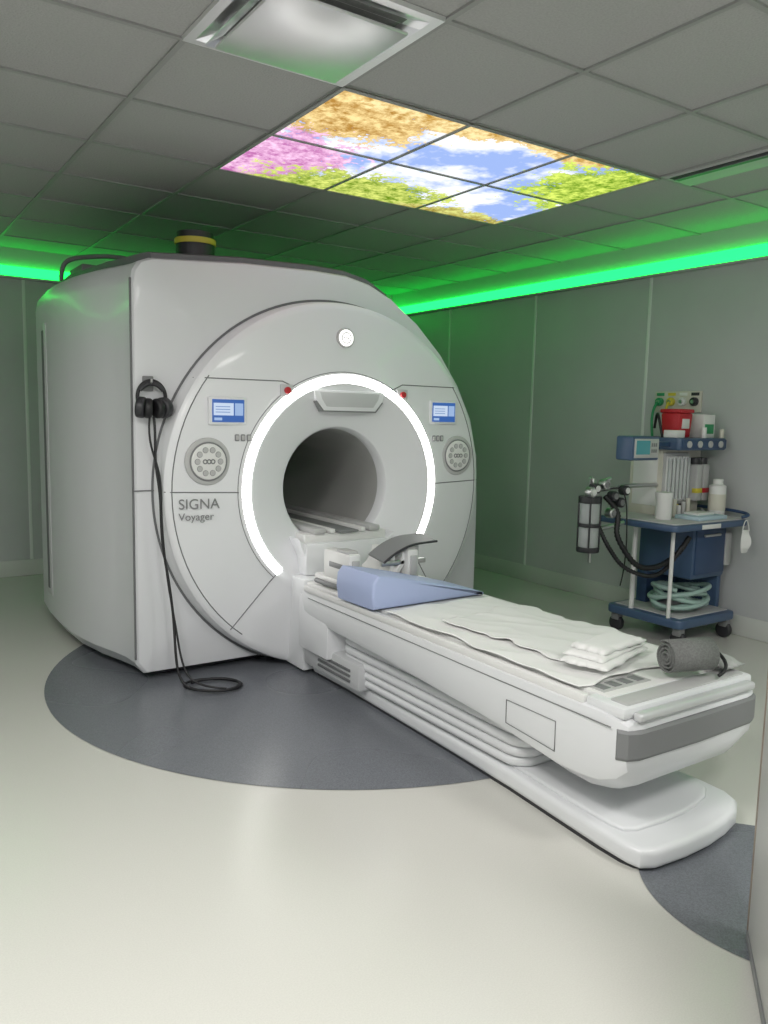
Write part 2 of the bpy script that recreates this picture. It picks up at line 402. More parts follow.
# displays
def screen_mat():
    m=bpy.data.materials.new("scanner_screen"); t,b=nt(m); N=t.nodes; L=t.links.new
    tc=N.new("ShaderNodeTexCoord"); sp=N.new("ShaderNodeSeparateXYZ"); L(tc.outputs["Generated"],sp.inputs[0])
    def step(s,a,b_):
        x=N.new("ShaderNodeMath"); x.operation='GREATER_THAN'; L(s,x.inputs[0]); x.inputs[1].default_value=a
        y=N.new("ShaderNodeMath"); y.operation='LESS_THAN'; L(s,y.inputs[0]); y.inputs[1].default_value=b_
        z=N.new("ShaderNodeMath"); z.operation='MULTIPLY'; L(x.outputs[0],z.inputs[0]); L(y.outputs[0],z.inputs[1]); return z.outputs[0]
    def mul(a,c):
        z=N.new("ShaderNodeMath"); z.operation='MULTIPLY'; L(a,z.inputs[0]); L(c,z.inputs[1]); return z.outputs[0]
    def mix(f,a,c):
        n=N.new("ShaderNodeMix"); n.data_type='RGBA'; L(f,n.inputs[0])
        if isinstance(a,tuple): n.inputs[6].default_value=(*a,1)
        else: L(a,n.inputs[6])
        n.inputs[7].default_value=(*c,1); return n.outputs[2]
    X,Z=sp.outputs[0],sp.outputs[2]
    c=mix(mul(step(X,.04,.66),step(Z,.30,.84)),(.03,.12,.42),(.62,.74,.92))
    c=mix(mul(step(X,.70,.96),step(Z,.3,.84)),c,(.35,.5,.78))
    for zz in (.42,.54,.66): c=mix(mul(step(X,.10,.55),step(Z,zz,zz+.04)),c,(.2,.32,.6))
    c=mix(mul(step(X,.06,.3),step(Z,.08,.2)),c,(.4,.55,.8))
    L(c,b.inputs["Emission Color"]); b.inputs["Emission Strength"].default_value=.85; b.inputs["Base Color"].default_value=(.02,.02,.03,1)
    return m
M['screen']=screen_mat()
for n,(x,z) in enumerate(((1.548,1.345),(2.875,1.365))):
    yy=on(x,z)[1]
    box("display_bezel_%d"%n,x-.098,x+.098,yy-.014,yy+.01,z-.068,z+.066,M['cover'],S,.006)
    box("display_%d"%n,x-.083,x+.083,yy-.0165,yy,z-.055,z+.055,M['screen'],S,.002)
# round control pads
for n,(x,z) in enumerate(((1.447,1.10),(2.99,1.115))):
    yy=on(x,z)[1]-.0
    cyl("control_dish_%d"%n,(x,yy+.01,z),(x,yy-.010,z),.115,M['lgrey'],S,bev=.006,n=48)
    cyl("control_face_%d"%n,(x,yy-.004,z),(x,yy-.018,z),.088,M['white'],S,bev=.006,n=48)
    tube("control_ring_%d"%n,[(x+.092*math.cos(a),yy-.012,z+.092*math.sin(a)) for a in [2*pi*k/32 for k in range(32)]],.004,M['grey'],S,cyclic=True)
    for k in range(10):
        a=2*pi*k/10; cyl("pad_button_%d_%d"%(n,k),(x+.058*math.cos(a),yy-.016,z+.058*math.sin(a)),(x+.058*math.cos(a),yy-.021,z+.058*math.sin(a)),.0125,M['lgrey'],S,n=16)
        tube("pad_button_rim_%d_%d"%(n,k),[(x+.058*math.cos(a)+.0135*math.cos(b),yy-.019,z+.058*math.sin(a)+.0135*math.sin(b)) for b in [2*pi*q/10 for q in range(10)]],.0017,M['grey'],S,cyclic=True)
    for k in (-1,0,1):
        tube("centre_mark_%d_%d"%(n,k),[(x+.02*k+.010*math.cos(b),yy-.019,z+.010*math.sin(b)) for b in [2*pi*q/10 for q in range(10)]],.003,M['grey'],S,cyclic=True)
for n,x in enumerate((1.625,2.84)):
    for k in (-1,0,1):
        xx=x+.03*k; yy=on(xx,1.215)[1]
        box("aux_button_%d_%d"%(n,k),xx-.012,xx+.012,yy-.006,yy+.01,1.198,1.232,M['grey'],S,.005)
        box("aux_button_cap_%d_%d"%(n,k),xx-.008,xx+.008,yy-.008,yy,1.203,1.227,M['lgrey'],S,.003)
# hood above the bore
hx=2.235
prism("bore_hood",[(hx-.220,1.465),(hx-.205,1.41),(hx-.160,1.358),(hx+.160,1.358),(hx+.205,1.41),(hx+.220,1.465)],'y',3.643,3.74,M['cover'],S,.006)
prism("bore_hood_border",[(hx-.210,1.405),(hx-.165,1.352),(hx+.165,1.352),(hx+.210,1.405),(hx+.203,1.411),(hx+.159,1.360),(hx-.159,1.360),(hx-.203,1.411)],'y',3.646,3.70,M['grey'],S,.001)  # grey border along the lower edge of the hood
prism("bore_hood_recess",[(hx-.185,1.455),(hx-.175,1.42),(hx-.145,1.380),(hx+.145,1.380),(hx+.175,1.42),(hx+.185,1.455)],'y',3.640,3.70,M['cover2'],S,.003)
# patient bridge inside the bore
box("bore_bridge",CX-.255,CX+.255,3.62,5.75,.66,.715,M['white'],S,.01)
for s in (-1,1):
    box("bridge_rail_%d"%s,CX+s*.17-.035,CX+s*.17+.035,3.60,5.7,.715,.745,M['lgrey'],S,.008)
box("bridge_channel",CX-.06,CX+.06,3.59,5.7,.716,.728,M['grey'],S,.004)
box("bridge_channel_lip",CX-.11,CX-.08,3.60,5.7,.716,.738,M['white'],S,.004)
box("bridge_channel_lip2",CX+.08,CX+.11,3.60,5.7,.716,.738,M['white'],S,.004)
prism("bridge_apron",[(CX-.30,.70),(CX-.26,.60),(CX-.25,.50),(CX+.25,.50),(CX+.26,.60),(CX+.30,.70),(CX+.25,.665),(CX-.25,.665)],'y',3.60,3.72,M['cover'],S,.006)
box("dock_panel",CX-.26,CX+.26,3.59,3.70,.50,.67,M['cover'],S,.012)
# docking plinth under the bore
box("dock_plinth",1.900,2.54,3.52,3.80,.02,.50,M['cover'],S,.012)
box("dock_seam",1.925,1.99,3.517,3.53,.05,.47,M['cover2'],S,.004)
# model lettering
def text(s,size,loc,m,par,name):
    c=bpy.data.curves.new(name,'FONT'); c.body=s; c.size=size; c.extrude=.0006; c.space_line=.8; c.materials.append(m)
    o=bpy.data.objects.new(name,c); COL.objects.link(o); o.rotation_euler=(pi/2,0,math.radians(-5.0)); o.location=loc
    o.parent=par; o.matrix_parent_inverse=Matrix.Translation(-Vector(par.location)); return o
text("SIGNA",.070,(1.300,3.672,.872),M['grey'],S,"model_lettering")
text("Voyager",.052,(1.300,3.670,.817),M['grey'],S,"model_lettering_small")

# vent pipe on the magnet
r=root("quench_pipe",(1.65,4.35,2.14))
cyl("pipe_body",(1.65,4.35,2.135),(1.65,4.35,2.25),.105,M['dark'],r)
cyl("pipe_band",(1.65,4.35,2.245),(1.65,4.35,2.275),.112,M['yellow'],r)
cyl("pipe_cap",(1.65,4.35,2.27),(1.65,4.35,2.31),.10,M['dark'],r)
cyl("pipe_foot",(1.85,4.4,2.135),(1.85,4.4,2.19),.13,M['dark'],r,bev=.02)
r=root("cryogen_pipework",(1.3,5.1,2.13))
tube("pipe_a",[(1.15,5.3,2.12),(1.15,5.3,2.24),(1.2,5.2,2.26),(1.5,4.9,2.26),(1.6,4.8,2.14)],.014,M['grey'],r)
tube("pipe_b",[(1.25,5.4,2.12),(1.25,5.4,2.20),(1.35,5.3,2.22),(1.75,5.0,2.22),(1.8,5.0,2.14)],.016,M['grey'],r)
box("valve_block",1.2,1.5,5.0,5.3,2.13,2.19,M['grey'],r,.01)

# ------------------------------------------------------------ headphones + cable
r=root("headphones",(1.20,3.78,1.40))
box("hook_plate",1.175,1.225,3.785,3.80,1.43,1.50,M['grey'],r,.004)
tube("hook",[(1.20,3.79,1.46),(1.20,3.75,1.455),(1.20,3.735,1.47),(1.20,3.735,1.485)],.006,M['metal'],r)
hb=[]
for k in range(13):
    a=math.radians(-20+220*k/12); hb.append((1.205+.068*math.cos(a),3.755,1.40+.078*math.sin(a)))
tube("headband",hb,.009,M['black'],r)
tube("headband_pad",[(x,y-.004,z-.012) for x,y,z in hb[3:10]],.011,M['dark'],r)
for s in (-1,1):
    cyl("ear_cup_%d"%s,(1.205+s*.072,3.755,1.355),(1.205+s*.035,3.735,1.35),.050,M['dark'],r,bev=.012)
    cyl("ear_pad_%d"%s,(1.205+s*.04,3.740,1.35),(1.205+s*.005,3.732,1.348),.047,M['black'],r,bev=.012)
cab=[(1.21,3.74,1.31),(1.215,3.73,1.22),(1.20,3.72,1.10),(1.225,3.69,.95),(1.215,3.68,.75),(1.25,3.68,.55),(1.27,3.66,.35),(1.26,3.62,.18),(1.27,3.60,.06),(1.31,3.56,.012),(1.42,3.47,.012),(1.54,3.47,.012),(1.58,3.55,.012),(1.50,3.66,.012),(1.36,3.70,.014),(1.28,3.62,.02),(1.33,3.50,.022),(1.46,3.43,.022),(1.56,3.50,.022),(1.54,3.60,.022),(1.44,3.66,.024),(1.34,3.62,.026)]
tube("cable",cab,.0065,M['black'],r)
cab2=[(1.19,3.74,1.31),(1.17,3.72,1.2),(1.225,3.71,1.08),(1.225,3.69,.93),(1.22,3.68,.8),(1.245,3.67,.5),(1.275,3.64,.3),(1.285,3.60,.1),(1.33,3.54,.03),(1.45,3.45,.03)]
tube("cable_b",cab2,.005,M['black'],r)

# ------------------------------------------------------------ patient table
TXc=2.195; ZT=.498
Tb=root("mri_patient_table",(TXc,2.5,0))
def tsec(y,w,zt,zm,zb,wb):
    P=[(-wb+.03,zb),(-wb-.01,zb+.012),(-w+.012,zm),(-w+.002,zm+.03),(-w,zt-.04),(-w+.006,zt-.012),(-w+.03,zt),(w-.03,zt),(w-.006,zt-.012),(w,zt-.04),(w-.002,zm+.03),(w-.012,zm),(wb+.01,zb+.012),(wb-.03,zb)]
    return [(TXc+a,y,b) for a,b in P]
zt=ZT-.025
DE=.028
loft("table_body",[tsec(1.415+DE,.29,.43,.34,.30,.22),tsec(1.43+DE,.325,.45,.30,.265,.25),tsec(1.46+DE,.338,.462,.27,.225,.26),tsec(1.52+DE,.344,zt,.245,.19,.26),tsec(1.60+DE,.347,zt,.235,.172,.26),tsec(1.72,.348,zt,.235,.175,.26),tsec(1.90,.348,zt,.255,.195,.255),tsec(2.10,.348,zt,.275,.22,.25),tsec(2.4,.346,zt,.29,.25,.25),tsec(2.8,.342,zt,.31,.275,.25),tsec(3.40,.335,zt,.33,.30,.25),tsec(3.48,.33,zt-.005,.335,.305,.25)],M['cover'],Tb,smooth=28)
es=[]
for x,y in ((-.347,1.56),(-.347,1.50),(-.340,1.455),(-.324,1.428),(-.286,1.412),(0,1.405),(.286,1.412),(.324,1.428),(.340,1.455),(.347,1.50),(.347,1.56)):
    y+=DE
    es.append([(TXc+x,y,.335),(TXc+x*1.01,y-.006,.345),(TXc+x*1.01,y-.006,.420),(TXc+x,y,.428),(TXc+x*.9,y+.05,.428),(TXc+x*.9,y+.05,.335)])
es=es[2:9]
loft("foot_end_strip",es,M['grey'],Tb,smooth=30)
box("foot_end_handle",TXc-.295,TXc+.295,1.405+DE,1.44+DE,.452,.480,M['silver'],Tb,.01,seg=3)
box("foot_end_top",TXc-.330,TXc+.330,1.44+DE,1.62,.455,ZT-.006,M['cover'],Tb,.012)
box("foot_end_tray",TXc-.30,TXc+.30,1.455+DE,1.55,.48,ZT,M['lgrey'],Tb,.006)
for s in (-1,1): box("side_rail_%d"%s,TXc+s*.322-.016,TXc+s*.322+.016,1.62,3.45,.46,ZT-.006,M['white'],Tb,.008)
box("cradle",TXc-.295,TXc+.295,1.56,3.5,.46,ZT,M['white'],Tb,.012)
box("cradle_release_panel",TXc-.28,TXc-.05,1.59,1.665,ZT-.004,ZT+.002,M['lgrey'],Tb,.001)
for k in range(4): box("release_key_%d"%k,TXc-.265+.055*k,TXc-.23+.055*k,1.605,1.65,ZT,ZT+.004,M['grey'],Tb,.001)
sx=TXc-.349
tube("side_hatch",[(sx,1.72,.375),(sx,1.95,.375),(sx+.001,1.95,.293),(sx+.001,1.72,.275)],.0018,M['grey'],Tb,cyclic=True,smooth=False)
tube("side_line",[(sx-.0005,1.50,.432),(sx,2.0,.432),(sx+.005,2.8,.435),(sx+.013,3.40,.435)],.0020,M['grey'],Tb,smooth=False)
# dock carriage near magnet
box("dock_carriage",TXc-.33,TXc+.33,3.22,3.515,.16,.44,M['cover'],Tb,.015)
box("dock_carriage_lower",TXc-.30,TXc+.30,2.98,3.51,.07,.20,M['cover2'],Tb,.015)
for k in range(3): box("carriage_vent_%d"%k,TXc-.307,TXc-.295,3.05,3.35,.10+.025*k,.112+.025*k,M['seam'],Tb,.002)
# bellows
for k in range(5):
    z=.088+.040*k; d=.010*abs(k-2)
    prism("bellow_%d"%k,rrect(TXc-.272+d*.4,TXc+.272-d*.4,1.94+d,3.22,.09),'z',z,z+.036,M['cover'],Tb,.016,3)
box("bellows_core",TXc-.24,TXc+.24,2.04,3.2,.07,.31,M['grey'],Tb,.02)
# floor pedestal
pp=[]
L_=[(-.24,3.51),(-.235,3.2),(-.245,2.8),(-.255,2.4),(-.27,2.0),(-.290,1.75),(-.306,1.55),(-.308,1.45),(-.298,1.405),(-.255,1.38),(-.12,1.368),(0,1.370),(.10,1.383),(.19,1.405),(.25,1.44),(.28,1.50),(.285,1.60),(.28,1.75),(.27,2.0),(.255,2.4),(.245,2.8),(.235,3.2),(.24,3.51)]
for (x,y) in L_: pp.append((TXc+x,y))
prism("pedestal",pp,'z',.008,.075,M['cover'],Tb,.020,4)
prism("pedestal_upper",[(TXc+(x-TXc)*.86,2.4+(y-2.4)*.9) for x,y in pp],'z',.07,.088,M['cover'],Tb,.012,3)
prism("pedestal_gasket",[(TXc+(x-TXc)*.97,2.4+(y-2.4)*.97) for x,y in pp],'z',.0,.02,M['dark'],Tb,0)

# ------------------------------------------------------------ sheet
def cloth(name,x0,x1,y0,y1,z,amp,m,nx=70,ny=90,seed=0,edge=.0,drop=None,th=.003,par=None,rot=0,fold=None,fx=5,fyq=3):
    bm=bmesh.new(); G=[]
    cx,cy=(x0+x1)/2,(y0+y1)/2
    for i in range(nx+1):
        row=[]
        for j in range(ny+1):
            u=i/nx; v=j/ny; x=x0+(x1-x0)*u; y=y0+(y1-y0)*v
            ex=edge*noise.noise(Vector((v*6,u*2,seed))); ey=edge*noise.noise(Vector((u*5,v*2,seed+9)))
            n=noise.noise(Vector((x*fx,y*fyq,seed)))*.4+(1-abs(noise.noise(Vector((x*fx*1.3+y*2,y*fyq*1.2+x*4,seed+3))))*2.2)*.45
            zz=z+max(0,n)*amp
            if fold: zz+=fold(u,v)
            if drop:
                d=max(0,(x0+.03-x))/.03; d2=max(0,(x-(x1-.03)))/.03
                zz-=drop*(d*d+d2*d2)
            X,Y=x+ex,y+ey
            if rot:
                dx,dy=X-cx,Y-cy; X=cx+dx*math.cos(rot)-dy*math.sin(rot); Y=cy+dx*math.sin(rot)+dy*math.cos(rot)
            row.append(bm.verts.new((X,Y,zz)))
        G.append(row)
    for i in range(nx):
        for j in range(ny): bm.faces.new((G[i][j],G[i+1][j],G[i+1][j+1],G[i][j+1]))
    o=frombm(name,bm,m,par,60)
    s=o.modifiers.new("thick",'SOLIDIFY'); s.thickness=th; s.offset=1
    return o
r=root("bed_sheet",(TXc,2.3,ZT))
cloth("sheet_main",TXc-.315,TXc+.285,1.66,2.76,ZT+.004,.011,M['sheet'],edge=.035,par=r,seed=2)
cloth("sheet_fold",TXc-.20,TXc+.27,1.86,2.50,ZT+.015,.013,M['sheet'],edge=.05,par=r,seed=7,rot=.06)
# folded towel: stacked soft layers
def soft(name,cx,cy,z,w,l,h,rot,m,par,seed):
    def f(u,v):
        a=min(1,min(u,1-u)/.10); b=min(1,min(v,1-v)/.14)
        return h*math.sqrt(max(0,1-(1-a)**2))*math.sqrt(max(0,1-(1-b)**2))
    cloth(name,cx-w/2,cx+w/2,cy-l/2,cy+l/2,z,.004,m,44,34,seed=seed,edge=.010,rot=rot,fold=f,par=par,th=.002)
r=root("folded_towel",(2.18,1.80,ZT+.02))
soft("towel_layer_lower",2.155,1.795,ZT+.030,.36,.17,.014,.30,M['sheet'],r,11)
soft("towel_layer_mid",2.165,1.805,ZT+.046,.32,.15,.014,.24,M['sheet'],r,12)
soft("towel_layer_upper",2.175,1.80,ZT+.062,.27,.13,.016,.16,M['sheet'],r,15)

# wedge cushion: thick at near-left, tapering to the right
prof=[(-.325,0),(-.335,.06),(-.330,.12),(-.305,.150)]
for k in range(1,15):
    t=k/14; prof.append((-.305+.62*t,.150-.140*(t**1.15)))
prof+=[(.317,.0)]
prof=[(2.170+a,ZT+.006+b) for a,b in prof]
r=root("wedge_cushion",(2.17,2.98,ZT))
prism("cushion",prof,'y',2.80,3.10,M['blue'],r,.014,3,mtx=Matrix.Translation((2.17,2.95,0))@Matrix.Rotation(.03,4,'Z')@Matrix.Translation((-2.17,-2.95,0)))

# head coil
hxc=2.145; hz=ZT+.005
r=root("head_coil",(hxc,3.34,ZT))
U=[]
for k in range(17):
    a=pi+pi*k/16; U.append((hxc+.150*math.cos(a),hz+.165+.15*math.sin(a)))
for k in range(17):
    a=2*pi-pi*k/16; U.append((hxc+.122*math.cos(a),hz+.165+.12*math.sin(a)))
prism("coil_shell",U,'y',3.18,3.46,M['white'],r,.006)
box("coil_base",hxc-.21,hxc+.21,3.16,3.48,hz,hz+.042,M['white'],r,.012)
for s in (-1,1):
    box("coil_side_%d"%s,hxc+s*.170-.035,hxc+s*.170+.035,3.15,3.40,hz+.03,hz+.180,M['white'],r,.015)
    box("coil_slot_%d"%s,hxc+s*.170-.037,hxc+s*.170+.037,3.19,3.34,hz+.095,hz+.125,M['grey'],r,.006)
    box("coil_latch_%d"%s,hxc+s*.170-.02,hxc+s*.170+.02,3.142,3.16,hz+.05,hz+.15,M['lgrey'],r,.004)
    box("coil_pad_%d"%s,hxc+s*.170-.030,hxc+s*.170+.030,3.17,3.28,hz+.175,hz+.192,M['lgrey'],r,.008)
pl=[]
for k in range(13):
    t=k/12; x=hxc+.0+.32*t; z=hz+.12+.075*(1-(1-min(1,t*1.5))**2)+.01*t
    pl.append([(x,3.16,z),(x,3.30,z+.02),(x,3.30,z+.028),(x,3.16,z+.008)])
loft("mirror_visor",pl,M['grey'],r,smooth=30)
tube("visor_edge",[tuple(Vector(q[0])+Vector((0,-.002,.004))) for q in pl],.006,M['dark'],r)
box("visor_strut",hxc+.06,hxc+.09,3.19,3.30,hz+.02,hz+.175,M['white'],r,.01)
box("visor_strut2",hxc+.20,hxc+.235,3.19,3.30,hz+.02,hz+.195,M['lgrey'],r,.01)
box("visor_crossbar",hxc+.0,hxc+.27,3.18,3.195,hz+.10,hz+.125,M['metal'],r,.004)
tube("coil_cable",[(1.99,3.2,hz+.02),(1.93,3.15,hz+.015),(1.905,3.25,hz+.015),(1.915,3.42,hz+.015)],.012,M['grey'],r)

# grey rolled cuff
r=root("blood_pressure_cuff",(2.31,1.56,ZT+.06))
ax=Vector((.93,-.30,0)).normalized(); side=Vector((ax.y,-ax.x,0))
c0=Vector((2.285,1.56,ZT+.070))
def spiral(off):
    P=[]
    for k in range(90):
        a=-pi/2+k/89*pi*7.2; rad=.012+.046*k/89
        P.append(c0+ax*off+side*(rad*math.cos(a))+Vector((0,0,rad*math.sin(a))))
    return P
A_=spiral(-.085);B_=spiral(.085)
bm=bmesh.new(); va=[bm.verts.new(p) for p in A_]; vb=[bm.verts.new(p) for p in B_]
for k in range(len(va)-1): bm.faces.new((va[k],va[k+1],vb[k+1],vb[k]))
o=frombm("rolled_cuff",bm,M['cuff'],r,60); s=o.modifiers.new("t",'SOLIDIFY'); s.thickness=.0045
cyl("roll_core",c0-ax*.07,c0+ax*.07,.05,M['cuff'],r)
tube("cuff_tube",[tuple(c0+ax*.08+side*-.05),tuple(c0+ax*.11+side*-.06+Vector((0,0,.02))),tuple(c0+ax*.14+side*.0+Vector((0,0,.0))),tuple(c0+ax*.13+side*.05+Vector((0,0,-.04))),tuple(c0+ax*.08+side*.06+Vector((0,0,-.055)))],.006,M['black'],r)
r=root("sandbag",(2.47,1.6,ZT))
cloth("bag_top",2.41,2.525,1.50,1.72,ZT+.014,.008,M['bag'],24,30,edge=.012,seed=21,fold=lambda u,v:.03*(max(0,math.sin(pi*u))**.5)*(max(0,math.sin(pi*v))**.5),par=r,rot=.1)

# ------------------------------------------------------------ anaesthesia machine
ax0,ay0=4.30,3.08
A=root("anesthesia_machine",(ax0,ay0,0))
def ab(name,x0,x1,y0,y1,z0,z1,m,bev=.006): return box(name,ax0+x0,ax0+x1,ay0+y0,ay0+y1,z0,z1,m,A,bev)
def ac(name,x,y,z0,z1,rad,m,bev=.002): return cyl(name,(ax0+x,ay0+y,z0),(ax0+x,ay0+y,z1),rad,m,A,bev=bev,n=24)
def at(name,pts,rad,m): return tube(name,[(ax0+x,ay0+y,z) for x,y,z in pts],rad,m,A)
for sx_ in (-1,1):
    for sy in (-1,1):
        x,y=sx_*.23,sy*.23
        cyl("caster_%d%d"%(sx_,sy),(ax0+x-.018,ay0+y,.05),(ax0+x+.018,ay0+y,.05),.05,M['dark'],A,bev=.008,n=28)
        box("caster_fork_%d%d"%(sx_,sy),ax0+x-.026,ax0+x+.026,ay0+y-.03,ay0+y+.03,.07,.13,M['grey'],A,.01)
prism("base_deck",[(ax0+a,ay0+b) for a,b in rrect(-.29,.28,-.28,.28,.05)],'z',.12,.175,M['cartblue'],A,.012)
ab("deck_mat",-.24,.24,-.24,.24,.172,.182,M['lgrey'])
ab("cabinet",-.07,.27,-.18,.22,.38,.72,M['cartblue'],.02)
ab("cabinet_door",-.05,.25,-.190,-.17,.41,.69,M['cartblue2'],.008)
ab("rear_panel",-.07,.27,.14,.22,.17,.40,M['cartblue2'],.008)
ab("right_upright",.235,.275,-.16,.20,.17,.40,M['cartblue'],.01)
ab("cabinet_handle",.02,.18,-.203,-.188,.645,.66,M['lgrey'],.004)
ac("post_left",-.26,.10,.17,.74,.016,M['white']); ac("post_left_front",-.27,-.18,.17,.74,.012,M['white'])
prism("worktop",[(ax0+a,ay0+b) for a,b in rrect(-.44,.28,-.32,.26,.04)],'z',.715,.755,M['cartblue'],A,.012)
prism("worktop_surface",[(ax0+a,ay0+b) for a,b in rrect(-.42,.26,-.30,.24,.03)],'z',.75,.762,M['lgrey'],A,.003)
box("worktop_label",ax0-.20,ax0-.02,ay0-.324,ay0-.318,.722,.748,M['white'],A,.002)
at("handrail",[(.22,-.30,.77),(.28,-.36,.79),(.30,-.30,.80),(.30,.1,.80)],.010,M['cartblue2'])
dx=-.03
_ab,_ac=ab,ac
def ub(n,x0,x1,*a,**k): return _ab(n,x0+dx,x1+dx,*a,**k)
def uc(n,x,*a,**k): return _ac(n,x+dx,*a,**k)
ub("meter_tower",-.12,.27,.02,.26,.76,1.17,M['cream'],.01)
ub("meter_panel",-.11,.125,.002,.03,.79,1.15,M['lgrey'],.005)
ub("tower_side_panel",-.124,-.118,.05,.23,.82,1.12,M['white'],.002)
for k in range(6):
    x=-.088+.038*k
    ub("flow_channel_%d"%k,x-.015,x+.015,-.004,.004,.85,1.13,M['white'],.003)
    uc("flow_tube_%d"%k,x,-.012,.86,1.12,.010,M['glass']); uc("flow_knob_%d"%k,x,-.020,.795,.835,.014,(M['green'],M['dark'],M['yellow'],M['dark'],M['green'],M['white'])[k])
    ub("flow_scale_%d"%k,x-.003,x+.003,-.007,.0,.87,1.11,M['dark'],.001)
for k,mm in enumerate((M['yellow'],M['red'])):
    x=.155+.07*k
    ub("vaporizer_%d"%k,x-.03,x+.03,-.06,.03,.85,1.08,M['lgrey'],.01); uc("vaporizer_dial_%d"%k,x,-.02,1.08,1.12,.032,M['dark']); ub("vaporizer_band_%d"%k,x-.031,x+.031,-.062,-.03,.90,.93,mm,.002)
prism("top_shelf",[(ax0+a,ay0+b) for a,b in rrect(-.18,.30,-.12,.27,.03)],'z',1.17,1.245,M['cartblue'],A,.01)
ab("shelf_fascia",-.16,.28,-.126,-.115,1.18,1.235,M['cartblue2'],.003)
for k in range(4): cyl("gauge_%d"%k,(ax0-.10+.105*k,ay0-.12,1.207),(ax0-.10+.105*k,ay0-.135,1.207),.021,M['lgrey'],A,bev=.003,n=20)
M['mon']=mat("monitor_screen",(.02,.05,.06),.2,emit=(.05,.26,.26),es=.45)
mx=-.24
box("monitor",ax0+mx-.37,ax0+mx-.13,ay0-.12,ay0+.0,1.115,1.255,M['cartblue'],A,.012)
box("monitor_arm",ax0+mx-.15,ax0-.15,ay0-.05,ay0+.0,1.19,1.22,M['cartblue2'],A,.006)
box("monitor_bezel",ax0+mx-.355,ax0+mx-.145,ay0-.128,ay0-.118,1.13,1.24,M['lgrey'],A,.004)
box("monitor_screen",ax0+mx-.345,ax0+mx-.225,ay0-.131,ay0-.12,1.15,1.23,M['mon'],A,.003)
for k in range(6): box("monitor_key_%d"%k,ax0+mx-.213+.018*(k%3),ax0+mx-.201+.018*(k%3),ay0-.131,ay0-.12,1.16+.035*(k//3),1.18+.035*(k//3),M['grey'],A,.002)
# supplies on the shelf
box("sharps_box",ax0-.06,ax0+.075,ay0-.02,ay0+.12,1.245,1.395,M['red'],A,.012,taper=(.88,.88))
box("sharps_lid",ax0-.065,ax0+.08,ay0-.025,ay0+.125,1.395,1.42,M['red'],A,.008)
box("sharps_label",ax0-.03,ax0+.04,ay0-.021,ay0-.012,1.30,1.36,M['white'],A,.002)
ab("glove_box",.14,.26,-.05,.10,1.245,1.39,M['white'],.004); ab("glove_box_label",.155,.245,-.053,-.04,1.27,1.33,M['green'],.002)
ab("tissue_box",.10,.20,.11,.22,1.245,1.36,M['cream'],.004)
ab("syringe_box",-.155,-.08,-.08,.02,1.245,1.29,M['white'],.004)
ac("vial_a",.105,-.08,1.245,1.31,.016,M['white']); ac("vial_b",.275,-.09,1.245,1.30,.014,M['cream'])
at("shelf_hose",[(-.12,.05,1.24),(-.14,.08,1.38),(-.09,.12,1.46),(-.06,.16,1.30)],.008,M['black'])
# worktop items
lathe_z("jar",[(.044,0),(.048,.01),(.048,.13),(.052,.13),(.052,.16),(.01,.165)],(ax0-.27,ay0-.10,.762),M['white'],A,24)
lathe_z("bottle",[(.045,0),(.05,.01),(.05,.15),(.05,.19),(.03,.20),(.03,.23),(.005,.232)],(ax0+.20,ay0-.14,.762),M['white'],A,24)
cyl("bottle_label",(ax0+.20,ay0-.14,.80),(ax0+.20,ay0-.14,.90),.0515,M['cream'],A,n=24)
ab("paper_stack",-.16,.12,-.27,-.10,.762,.785,M['paper'],.004); ab("syringe_tray",-.10,.06,-.22,-.12,.785,.80,M['white'],.004)
for k in range(6):
    ac("supply_%d"%k,-.19+.045*k,-.05,.762,.83+.02*(k%3),.014,(M['white'],M['lgrey'],M['cream'])[k%3])
# absorber on left arm
da_=-.24
def sac(n,x,*a,**k): return _ac(n,x+da_,*a,**k)
at("absorber_arm",[(-.15,.05,.95),(-.40,.06,.96),(-.66,.08,.93)],.014,M['metal'])
at("absorber_arm_low",[(-.42,.05,.735),(-.56,.08,.70),(-.69,.09,.70)],.014,M['metal'])
sac("absorber_pole",-.43,.10,.50,1.0,.012,M['metal'])
for nm,x,y,z0,z1,rad,mm in (("absorber_canister_upper",-.47,.08,.74,.86,.058,'glass'),("absorber_fill_upper",-.47,.08,.745,.83,.05,'grey'),("absorber_canister_lower",-.47,.08,.60,.72,.058,'glass'),("absorber_fill_lower",-.47,.08,.605,.70,.05,'grey'),("absorber_plate_mid",-.47,.08,.72,.74,.066,'dark'),("absorber_plate_low",-.47,.08,.57,.60,.066,'dark'),("absorber_head",-.47,.08,.86,.90,.066,'dark')):
    sac(nm,x,y,z0,z1,rad,M[mm])
for k in range(4):
    a=pi/4+k*pi/2; sac("absorber_rod_%d"%k,-.47+.062*math.cos(a),.08+.062*math.sin(a),.58,.90,.005,M['dark'])
for k,(x,z) in enumerate(((-.50,.95),(-.42,.97),(-.34,.90),(-.53,.93),(-.28,.86),(-.35,.80),(-.24,.93))):
    x+=da_
    cyl("valve_dome_%d"%k,(ax0+x,ay0+.05,z),(ax0+x,ay0-.0,z),.030,M['metal' if k%2 else 'dark'],A,bev=.006,n=20)
    cyl("valve_face_%d"%k,(ax0+x,ay0,z),(ax0+x,ay0-.004,z),.018,M['white' if k%3==0 else 'grey'],A,n=20)
at("vent_stem",[(-.71,.08,.90),(-.73,.06,.97),(-.75,.05,1.01)],.012,M['chrome'])
at("vent_stem_b",[(-.66,.08,.90),(-.65,.05,.99),(-.58,.05,1.0)],.010,M['chrome'])
